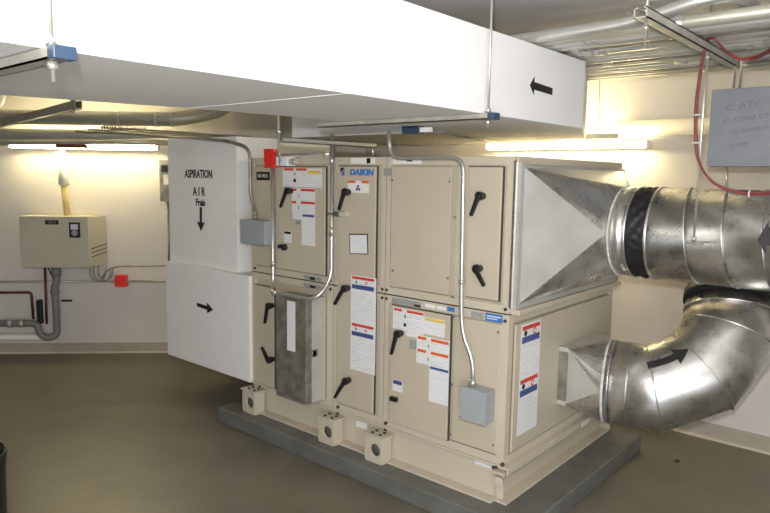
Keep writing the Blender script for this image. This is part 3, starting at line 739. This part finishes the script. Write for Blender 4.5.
for k in range(5):
    o = (k-2)*.0015; h = k*.0015
    pts = [(.52, -.88, 2.185), (.36, -.85, 2.132), (.33, -.797, 2.128+h*.8), (.33, -.752, 2.160+h*.6), (.33, -.718+o*.3, 2.200+h*.4), (.32, -.695+o*.3, 2.222+h*.2), (.325+o*.3, -.672+o*.4, 2.190), (.33+o, -.655+o, 2.0), (.33+o, -.658+o, 1.85), (.335+o, -.676+o*.6, 1.73), (.34+o, -.73, 1.645-h*.2), (.36+o, -.81, 1.602+h*.5), (.37+o, -.90, 1.594+h*.4), (.37+o, -1.02, 1.62+h*.3), (.37+o, -1.4, 1.75)]
    ca, sa = math.cos(k*2.3)*.0055, math.sin(k*2.3)*.0055
    pts = [(p[0]+ca, p[1]+sa*.6, p[2]+sa) for p in pts]
    # Catmull-Rom smoothing
    Q = []; PP = [V(p) for p in pts]; PP = [PP[0]*2-PP[1]]+PP+[PP[-1]*2-PP[-2]]
    for a in range(1, len(PP)-2):
        for s_ in range(5):
            u = s_/5; p0, p1, p2, p3 = PP[a-1:a+3]
            Q.append(.5*((2*p1)+(p2-p0)*u+(2*p0-5*p1+4*p2-p3)*u*u+(3*p1-p0-3*p2+p3)*u**3))
    b = B().tube(Q, .0036, 'redcable', n=6)
    tag(b.build('red_cable', root=(.33, -.66, 1.6)), 'thin red cable of the bundle drooping past the grey cabinet', 'cable', 'bundle of red cables')
b = B()
for p in ((.335, -.656, 1.915), (.335, -.66, 1.80), (.37, -.87, 1.595)): b.ringband(p, (0, .05, 1) if p[2] > 1.7 else (0, 1, 0), .014, .004, .002, 'white', n=12)
tag(b.build('cable_ties', root=(.335, -.66, 1.8)), 'white cable ties around the drooping red cables', 'cable tie')

# ------------------------------------------------------------------ left wall: boiler box and pipes
UV = V((S2, -S2, 0)); NV = V((S2, S2, 0))
def lb(b, u0, u1, o0, o1, z0, z1, m): return b.obox(L(u0, o1, z0), UV*(u1-u0), NV*(o1-o0), (0, 0, z1-z0), m)
hb = thing('wall_heater', tuple(L(-3.15, .12, .815)), 'beige wall-mounted heater box with small display on left wall', 'wall heater')
b = lb(B(), -3.45, -2.89, .005, .25, .815, 1.255, 'heater')
# splayed right side
b.build('heater_casing', hb, bevel=.004)
b = B()
b.poly([L(-2.889, .245, .822), L(-2.889, .01, .822), L(-2.82, .01, .822)], (0, 0, .427), 'heater'); b.build('side_panel', hb)
b = B()
for k in range(3):
    a_ = L(-2.883+.0, .22, .905+k*.035); c_ = L(-2.818, .015, .930+k*.035); b.tube([a_, c_], .004, 'seam', n=6)
b.build('vent_slot', hb)
b = B(); lb(b, -3.24, -3.13, .25, .252, 1.185, 1.222, 'ink'); b.text('VEL-P', L(-3.185, .2525, 1.203), UV, (0, 0, 1), .026, 'greylabel', .0005, 1); b.build('name_plate', hb)
b = B(); lb(b, -3.045, -2.955, .25, .258, 1.075, 1.205, 'ink'); lb(b, -3.030, -2.970, .258, .260, 1.145, 1.190, 'screen'); b.cyl(L(-3.0, .258, 1.115), L(-3.0, .260, 1.115), .026, 'greylabel', n=16); b.build('display', hb, bevel=.001)
b = B().tube([L(-3.13, .15, 1.80), L(-3.115, .15, 1.60), L(-3.110, .15, 1.517)], .043, 'offwhite', n=20)
tag(b.build('insulated_flue', root=L(-3.11, .15, 1.517)), 'white insulated pipe section rising above the wall heater', 'pipe')
b = B().tube([L(-3.110, .15, 1.515), L(-3.092, .15, 1.24)], .029, 'yellowpipe', n=20)
tag(b.build('flue_pipe', root=L(-3.092, .15, 1.24)), 'yellowed pipe joining the top of the wall heater', 'pipe')
# grey trap
t = thing('drain_trap', tuple(L(-3.32, .11, .16)), 'grey plastic drain trap looping below the wall heater', 'drain pipe')
b = B().tube([L(-3.225, .11, .815), L(-3.228, .11, .66), L(-3.250, .11, .62), L(-3.243, .11, .45), L(-3.245, .11, .19), L(-3.33, .11, .165), L(-3.39, .11, .20), L(-3.41, .11, .29), L(-3.47, .11, .30), L(-4.4, .11, .30)], .030, 'greypipe', bend=.045, n=18); b.build('pipe_run', t)
for p, q, m_ in (((-3.225, .72), (-3.226, .80), 'greypipe'), ((-3.247, .56), (-3.246, .60), 'greypipe'), ((-3.52, .30), (-3.56, .30), 'conduit_old'), ((-3.62, .30), (-3.66, .30), 'conduit_old')):
    B().cyl(L(p[0], .11, p[1]), L(q[0], .11, q[1]), .037, m_).build('coupling', t)
strut('support_channel', L(-3.10, .30, 1.825), UV, .25, 'short brown channel under the pipes beside the insulated flue', w=.03, h=.03, m='copper')
b = B().cyl(L(-3.38, .07, .165), L(-4.4, .07, .165), .028, 'offwhite', n=18)
tag(b.build('white_pipe', root=L(-3.6, .07, .165)), 'white horizontal pipe just above the baseboard at far left', 'pipe')
b = B().tube([L(-4.3, .04, .557), L(-3.478, .04, .563), L(-3.472, .04, .32)], .011, 'copper', bend=.03, n=10)
tag(b.build('copper_pipe', root=L(-3.5, .04, .56)), 'copper pipe turning down at far left below the heater', 'pipe')
b = B().tube([L(-3.345, .05, .815), L(-3.355, .05, .28)], .011, 'copper', n=10)
tag(b.build('copper_pipe', root=L(-3.35, .05, .3)), 'vertical copper pipe dropping from the wall heater', 'pipe')
b = B().tube([L(-3.33, .05, .815), L(-3.27, .06, .68)], .006, 'blackm', n=8)
tag(b.build('black_hose', root=L(-3.3, .05, .7)), 'thin dark hose slanting below the wall heater', 'hose')
b = B(); lb(b, -3.435, -3.395, .005, .06, .28, .495, 'ink'); 
tag(b.build('black_insulation', root=L(-3.41, .03, .28), bevel=.006), 'short black insulated pipe stub beside the copper pipe', 'pipe insulation')
b = B().cyl(L(-3.23, .02, .485), L(-3.14, .02, .485), .009, 'ink', n=8)
tag(b.build('pipe_clip', root=L(-3.18, .02, .485)), 'short dark peg on the wall right of the drain', 'peg')
conduit('conduit', [L(-4.4, .03, .650), L(-2.76, .03, .663)], .010, 'thin wall conduit running left from the small red box', bend=0, m='conduit_old', fit=((L(-2.78, .03, .663), UV*.03),), loc=tuple(L(-3.3, .03, .65)))
conduit('conduit', [L(-2.65, .03, .665), L(-2.30, .03, .666), L(-2.0, .03, .667)], .010, 'thin wall conduit running right from the small red box', bend=0, m='conduit_old', fit=((L(-2.63, .03, .665), UV*.03),), loc=tuple(L(-2.4, .03, .66)))
conduit('conduit', [L(-2.86, .05, .70), L(-2.80, .04, .78), L(-2.70, .03, .80), L(-2.0, .03, .806)], .007, 'upper thin grey cable run at right of the wall heater', bend=.05, m='galv_dull', loc=tuple(L(-2.5, .03, .79)))
t = thing('junction_box', tuple(L(-2.7, .03, .615)), 'small red electrical box low on the left wall', 'junction box')
lb(B(), -2.755, -2.648, .0, .05, .615, .72, 'red').build('box_body', t, bevel=.004); bb = B(); [bb.cyl(L(u, .05, z), L(u, .053, z), .005, 'galv_dull', n=8) for u in (-2.745, -2.658) for z in (.625, .71)]; bb.build('cover_screw', t)
for k, (u0, u1, zz) in enumerate(((-2.93, -2.84, .70), (-2.90, -2.78, .70), (-2.86, -2.80, .72))):
    conduit('flexible_cord', [L(u0, .12, .83), L(u0-.02, .10, .72), L(u0+.04, .06, .66), L(u1, .05, .69), L(u1+.02, .05, .80-.02*k)], .005,
            ['thin dark cord looping under the heater, leftmost of three', 'thin dark cord looping under the heater, middle of three', 'thin dark cord looping under the heater, rightmost of three'][k], bend=.05, m='greypipe', cat='cord')
t = thing('disconnect_switch', tuple(L(-2.28, .06, 1.38)), 'narrow grey switch box on the wall beside the lettered duct', 'switch box')
lb(B(), -2.325, -2.20, .002, .10, 1.385, 1.745, 'galv_dull').build('switch_body', t, bevel=.003); lb(B(), -2.29, -2.24, .10, .104, 1.53, 1.62, 'paper2').build('warning_label', t); lb(B(), -2.30, -2.25, .10, .125, 1.64, 1.70, 'ink').build('handle', t)
conduit('conduit', [L(-2.275, .03, 1.385), L(-2.275, .03, 1.05), L(-2.283, .03, .80)], .009, 'thin conduit dropping from the narrow switch box', bend=0, m='galv_dull', loc=tuple(L(-2.28, .03, .8)))
# ceiling-level pipes along the left wall
t = thing('overhead_pipe', tuple(L(-2.8, .5, 1.99)), 'thick grey pipe high on the left, curving away behind the white duct', 'pipe')
b = B().tube([L(-4.6, .5, 2.046), L(-2.02, .5, 2.064), L(-1.70, .40, 2.16), L(-1.55, .25, 2.36)], .056, 'conduit_old', bend=.22, n=24); b.build('pipe_run', t)
for u in (-2.52, -2.23, -2.11): B().ringband(L(u, .5, 2.052+(u+3.4)*.007), UV, .056, .014, .004, 'seal', n=28).build('pipe_band', t)
t = thing('overhead_pipe', tuple(L(-2.8, .4, 1.86)), 'lower grey pipe high on the left above the wall light', 'pipe')
b = B().tube([L(-4.6, .4, 1.905), L(-2.70, .4, 1.932), L(-2.25, .4, 1.945), L(-1.5, .4, 1.925)], [.050, .044, .030, .024], 'conduit_old', n=20); b.build('pipe_run', t)
b = B().tube([L(-4.5, .3, 1.838), L(-2.585, .3, 1.889), L(-2.2, .3, 1.885)], .026, 'conduit_old', n=14)
tag(b.build('overhead_pipe', root=L(-3, .3, 1.85)), 'thin pipe just above the left wall light', 'pipe')
for k in range(3):
    z = 1.99-.018*k
    b = B().tube([L(-2.62-.1*k, .62, z-.01), L(-1.95, .62, z-.035), L(-1.65, .62, 1.925-.004*k)], .007, 'galv_dull', n=8)
    tag(b.build('bundled_conduit', root=L(-2.2, .62, z-.03)), ['thin conduit above the lettered duct, top of three', 'thin conduit above the lettered duct, middle of three', 'thin conduit above the lettered duct, bottom of three'][k], 'conduit')
b = B()
for k in range(16): 
    u = -2.62+.022*k; b.tube([L(u, .60, 1.965), L(u+.006, .65, 1.985), L(u+.012, .60, 2.0)], .005, 'blackm', n=5)
tag(b.build('wire_coil', root=L(-2.45, .6, 1.96)), 'dark coiled cable ties hanging under the thick grey pipe', 'wire')
strut('support_channel', (-.92, 2.22, 1.985), (.165, .986, 0), 2.6, 'aged channel slanting under the thick grey pipe at upper left', m='conduit_old', h=.045)
rod('hanger_rod', -.925, 2.28, 1.95, CZ, 'threaded rod at the end of the channel at upper left', nut=(1.965, 2.03))
b = B().tube([L(-3.52, .5, 2.14), L(-3.44, .5, 2.16), L(-3.42, .5, 2.28), L(-3.42, .5, 2.45)], .04, 'offwhite', bend=.06, n=16)
tag(b.build('white_pipe', root=L(-3.43, .5, 2.1)), 'white pipe bend at the far left edge under the overhead duct', 'pipe')

# black rubber bin mostly outside the frame at left
t = thing('black_bin', (-1.72, .93, 0), 'tall black bin cut off by the left edge of the photo', 'bin')
b = B()
n = 32; prof = [(.12, .0), (.135, .02), (.150, .58), (.156, .63), (.156, .645), (.148, .645), (.145, .60), (.13, .03), (.0005, .03)]
b.rings([[V((-1.928+r*math.cos(2*PI*i/n), 1.08+r*math.sin(2*PI*i/n), z)) for i in range(n)] for r, z in prof], 'black'); b.build('bin_shell', t)
# floor drain cap / bolt seen right of the pad
b = B().cyl((1.30, -.42, 0), (1.30, -.42, .006), .014, 'ink', n=14)
tag(b.build('floor_plug', root=(1.3, -.42, 0)), 'tiny dark plug in the floor right of the pad', 'floor plug')

for o in bpy.data.objects:
    if '_o' in o: del o['_o']
